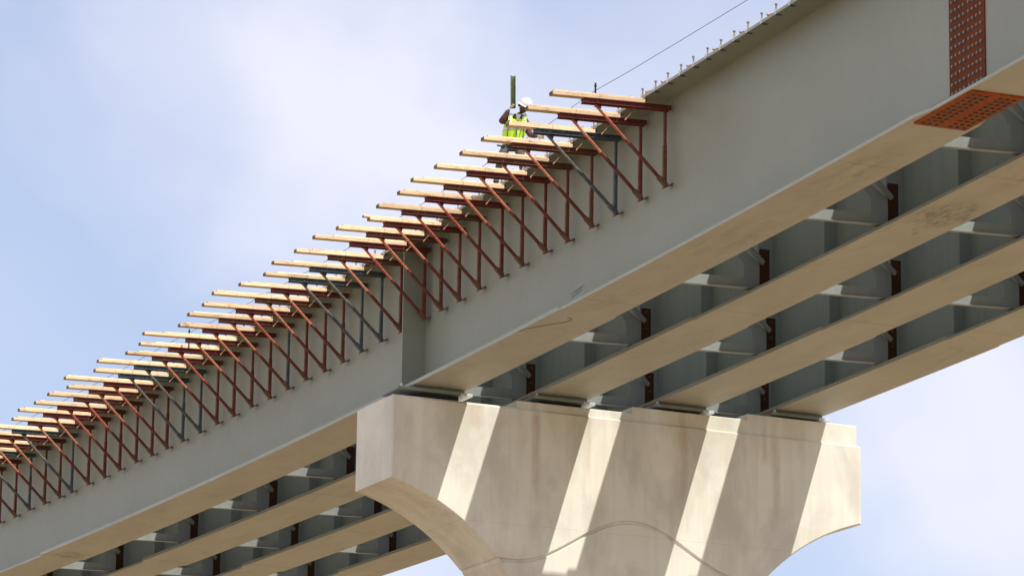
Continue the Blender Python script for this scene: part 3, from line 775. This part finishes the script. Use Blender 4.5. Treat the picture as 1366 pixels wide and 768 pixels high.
    HR = Matrix.Translation(Vector(hd)) @ Matrix.Rotation(R(25), 4, 'Y') @ Matrix.Rotation(R(8), 4, 'Z') @ Matrix.Rotation(R(26), 4, 'X') @ Matrix.Scale(1.12, 4)
    mb = MB(); nt_, np_ = 22, 32; vs = []
    for a in range(nt_+1):
        for b in range(np_): vs.append(HR @ head_pt(math.pi*(.001+.998*a/nt_), 2*math.pi*b/np_-math.pi))
    fs = [(a*np_+b, a*np_+(b+1) % np_, (a+1)*np_+(b+1) % np_, (a+1)*np_+b) for a in range(nt_) for b in range(np_)]
    mb.add(vs, fs)
    for sg in (-1, 1):   # ears
        c = HR @ Vector((sg*.076, .008, -.012)); c2 = HR @ Vector((sg*.088, .016, -.012)); mb.tube(c, c2, .026, 10, .03)
    mb.build('head', 'skin', g, world=False, smooth=True)
    mb = MB()
    for sg in (-1, 1):
        c = HR @ Vector((sg*.030, -.078, .008)); d = HR @ Vector((sg*.030, -.086, .008)); mb.tube(c, d, .011, 8, .006)
    mb.build('eyes', 'tee', g, world=False)
    # hard hat: dome, ridge and brim
    HT = HR @ Matrix.Translation(Vector((0, .004, .035))) @ Matrix.Rotation(R(-6), 4, 'X')
    mb = MB(); vs = []; n1, n2 = 10, 32
    for a in range(n1+1):
        th = math.pi/2*a/n1
        for b in range(n2):
            ph = 2*math.pi*b/n2; rr = math.sin(th)
            rid = .006*max(0, math.cos(ph*2))**12*rr if th > .2 else .004
            vs.append(HT @ Vector(((.105+rid)*rr*math.sin(ph), (.128+rid)*rr*math.cos(ph), .118*math.cos(th)+rid)))
    fs = [(a*n2+b, a*n2+(b+1) % n2, (a+1)*n2+(b+1) % n2, (a+1)*n2+b) for a in range(n1) for b in range(n2)]
    mb.add(vs, fs)
    vs = []
    for (ra, z) in ((0, 0), (1, -.012), (1, -.020), (0, -.010)):
        for b in range(n2):
            ph = 2*math.pi*b/n2; ext = .018 + .034*max(0, -math.cos(ph))**1.5
            vs.append(HT @ Vector(((.105+ra*ext)*math.sin(ph), (.128+ra*ext)*math.cos(ph), z)))
    fs = [(a*n2+b, a*n2+(b+1) % n2, ((a+1) % 4)*n2+(b+1) % n2, ((a+1) % 4)*n2+b) for a in range(4) for b in range(n2)]
    mb.add(vs, fs); mb.build('hard_hat', 'hat', g, world=False, smooth=True)
    # vest: an open shell round the torso, in vertical panels of rings
    def torso(z):
        t = (z-.80)/.46; t = max(0, min(1, t))
        c = Vector((0, 0, 0)).lerp(Vector((.075, -.03, 0)), t)
        return c, .172+.022*math.sin(t*2.6)-(.05*max(0, t-.75)*4), .150+.02*math.sin(t*2.6)-(.04*max(0, t-.75)*4)
    def shell(name, z0, z1, m, grow, a0=0, a1=2*math.pi, nz=10, na=36):
        mb = MB(); vs = []
        for a in range(nz+1):
            z = z0+(z1-z0)*a/nz; c, rx, ry = torso(z)
            for b in range(na+1):
                ph = a0+(a1-a0)*b/na; w = 1+.02*math.sin(ph*7+z*20)
                vs.append((c.x+(rx+grow)*w*math.sin(ph), c.y-(ry+grow)*w*math.cos(ph), z))
        fs = [(a*(na+1)+b, a*(na+1)+b+1, (a+1)*(na+1)+b+1, (a+1)*(na+1)+b) for a in range(nz) for b in range(na)]
        mb.add(vs, fs); o = mb.build(name, m, g, world=False, smooth=True, fix=False)
        sd = o.modifiers.new('solid', 'SOLIDIFY'); sd.thickness = .006; return o
    v = shell('vest', .70, 1.17, 'vest', .012)
    for a, b in ((.98, 1.04),): shell('reflective_tape', a, b, 'tape', .017, nz=2).parent = v
    # shoulder straps of the vest, front panels, tape, white t-shirt and dark trim
    def strap(name, pts, w, m, par=g):
        mb = MB()
        for a, b in zip(pts, pts[1:]): mb.bar(a, b, w, .012, (1, 0, 0))
        o = mb.build(name, m, g, world=False)
        if par is not g: o.parent = par
    for sx, nm in ((-.045, 0), (.20, 1)):
        strap('vest_strap', [(sx, -.20, 1.10), (sx+.005, -.165, 1.20), (sx+.01, -.10, 1.275), (sx+.01, 0, 1.29), (sx, .12, 1.19), (sx, .15, 1.05)], .072, 'vest')
        strap('reflective_tape', [(sx+.012, -.212, 1.08), (sx+.012, -.178, 1.21), (sx+.015, -.11, 1.288), (sx+.015, 0, 1.302)], .035, 'tape')
    for sx in (-.10, .055, .175): strap('vest_trim', [(sx, -.198, .75), (sx+.02, -.207, 1.00), (sx+.035, -.20, 1.14)], .022, 'trim')
    mb = MB(); mb.prism([(.05, -.185, 1.10), (.12, -.185, 1.08), (.15, -.135, 1.27), (.06, -.135, 1.28)], (0, .02, 0)); mb.build('white_t_shirt', 'tee', g, world=False)
    # collar flaps
    for a, b in (((.055, -.19, 1.12), (.03, -.13, 1.275)), ((.115, -.19, 1.10), (.17, -.13, 1.265))): strap('shirt_collar', [a, b], .045, 'shirt')
    # tool belt with pouches and a hammer handle
    bl = shell('tool_belt', .675, .725, 'belt', .024, nz=2)
    mb = MB(); mb.box((-.20, -.13, .55), (-.10, -.05, .69)); mb.box((.13, -.14, .55), (.22, -.05, .69)); mb.bar((-.27, -.14, .70), (-.12, -.15, .675), .028, .028); mb.build('tool_pouch', 'belt', g, world=False, bevel=.008)
    # held channel section
    mb = MB(); x0, x1 = 0, .082; th = .006
    mb.box((x0, 0, 0), (x0+th, .07, .62)); mb.box((x0+th, .064, 0), (x1, .07, .62)); mb.box((x1, 0, 0), (x1+th, .07, .62))
    loc = base + Matrix.Rotation(rz, 3, 'Z') @ Vector((-.035, -.25, 1.43))
    o = root_mesh(mb, 'metal_channel', 'olive', loc, rz); o.rotation_euler = (0, R(-1.0), rz+R(8))
    tag(o, 'short olive green metal channel held upright in the worker\'s raised hand', 'metal channel')
worker()

# ------------------------------------------------------------------ light, sky, camera
SUN = Vector((.302, -.585, 1.0)).normalized()       # towards the sun
elev = math.asin(SUN.z); az = math.atan2(SUN.x, SUN.y)
sl = bpy.data.lights.new('sun', 'SUN'); sl.energy = 3.9; sl.angle = R(.5); sl.color = (1.0, .95, .87)
so = bpy.data.objects.new('sun', sl); col.objects.link(so); so.rotation_euler = SUN.to_track_quat('Z', 'Y').to_euler(); so.location = (20, -30, 60)
so['kind'] = 'structure'
w = bpy.data.worlds.new('World'); scn.world = w; w.use_nodes = True
nt = w.node_tree; n = N(nt); bg = nt.nodes['Background']
sky = n.new('ShaderNodeTexSky'); sky.sky_type = 'NISHITA'; sky.sun_disc = False
sky.sun_elevation = elev; sky.sun_rotation = az; sky.altitude = 100; sky.air_density = 1.0; sky.dust_density = 1.6; sky.ozone_density = 1.5
gen = n.coord('Generated')
c1 = n.noise(n.mapping(gen, (1, 1, 1.5), (.335, .1, .03)), 6.5, 5, .5, .35)
c2 = n.noise(n.mapping(gen, (1, 1, 1.5), (4, 2, 1)), 9.0, 6, .55, .3)
cl = n.math('ADD', n.math('MULTIPLY', c1, .8), n.math('MULTIPLY', c2, .2))
# broken thin cloud over the whole dome, thinner round the bearing the bridge is seen against, with a few soft banks there
def direction(px, py):
    f_, pi_, ya_ = 5121.8, R(13.706), R(24.785)
    F_ = Vector((math.sin(ya_)*math.cos(pi_), math.cos(ya_)*math.cos(pi_), math.sin(pi_))); R_ = Vector((math.cos(ya_), -math.sin(ya_), 0)); U_ = R_.cross(F_)
    return (F_ + R_*((px-683)/f_) + U_*((384-py)/f_)).normalized()
warp = n.new('ShaderNodeTexNoise'); n.link(gen, warp.inputs['Vector']); warp.inputs['Scale'].default_value = 14; warp.inputs['Detail'].default_value = 4; warp.inputs['Roughness'].default_value = .5
wv = n.new('ShaderNodeVectorMath', operation='MULTIPLY_ADD'); n.link(warp.outputs['Color'], wv.inputs[0]); wv.inputs[1].default_value = (.10,)*3
sh = n.new('ShaderNodeVectorMath', operation='ADD'); n.link(gen, sh.inputs[0]); sh.inputs[1].default_value = (-.05,)*3; n.link(sh.outputs[0], wv.inputs[2])
def bank(px, py, rad, amt):
    d = n.new('ShaderNodeVectorMath', operation='DISTANCE'); n.link(wv.outputs[0], d.inputs[0]); d.inputs[1].default_value = direction(px, py)
    return n.math('MULTIPLY', n.ramp(n.math('DIVIDE', d.outputs['Value'], rad), [(0., 1.), (.5, .6), (1., 0.)]), amt)
far = n.new('ShaderNodeVectorMath', operation='DISTANCE'); n.link(gen, far.inputs[0]); far.inputs[1].default_value = direction(500, 500)
keep = n.ramp(far.outputs['Value'], [(.16, .22), (.45, 1.)])
fac = n.math('ADD', n.math('MULTIPLY', n.ramp(cl, [(.36, .36), (.58, .97)]), keep), .27)
for a in ((330, 110, .070, .38), (500, 240, .060, .30), (720, 200, .05, .25), (960, 60, .06, .15), (1300, 490, .055, .42), (1200, 640, .045, .25), (560, 760, .06, .3)):
    fac = n.math('ADD', fac, bank(*a))
fac = n.math('MINIMUM', fac, .92)
c = n.mix(fac, n.mix(1.0, sky.outputs[0], (.78, .96, 1.15), 'MULTIPLY'), (6.3, 6.35, 7.2))
n.link(c, bg.inputs[0]); bg.inputs['Strength'].default_value = .10

cd = bpy.data.cameras.new('camera'); co = bpy.data.objects.new('camera', cd); col.objects.link(co); scn.camera = co
f, pitch, roll, yaw = 5121.8257, R(13.7063), R(.8677), R(24.7847)
Fv = Vector((math.sin(yaw)*math.cos(pitch), math.cos(yaw)*math.cos(pitch), math.sin(pitch)))
Rv = Vector((math.cos(yaw), -math.sin(yaw), 0)); Uv = Rv.cross(Fv)
R2 = Rv*math.cos(roll) + Uv*math.sin(roll); U2 = -Rv*math.sin(roll) + Uv*math.cos(roll)
co.matrix_world = Matrix(((R2.x, U2.x, -Fv.x, -28.6789), (R2.y, U2.y, -Fv.y, -65.6178), (R2.z, U2.z, -Fv.z, -15.4174), (0, 0, 0, 1)))
cd.sensor_width = 36; cd.lens = 36*f/1366; cd.clip_start = .5; cd.clip_end = 5000

vs = scn.view_settings; vs.view_transform = 'Standard'; vs.look = 'None'; vs.exposure = .55; vs.gamma = 1; vs.use_curve_mapping = False
scn.render.engine = 'CYCLES'
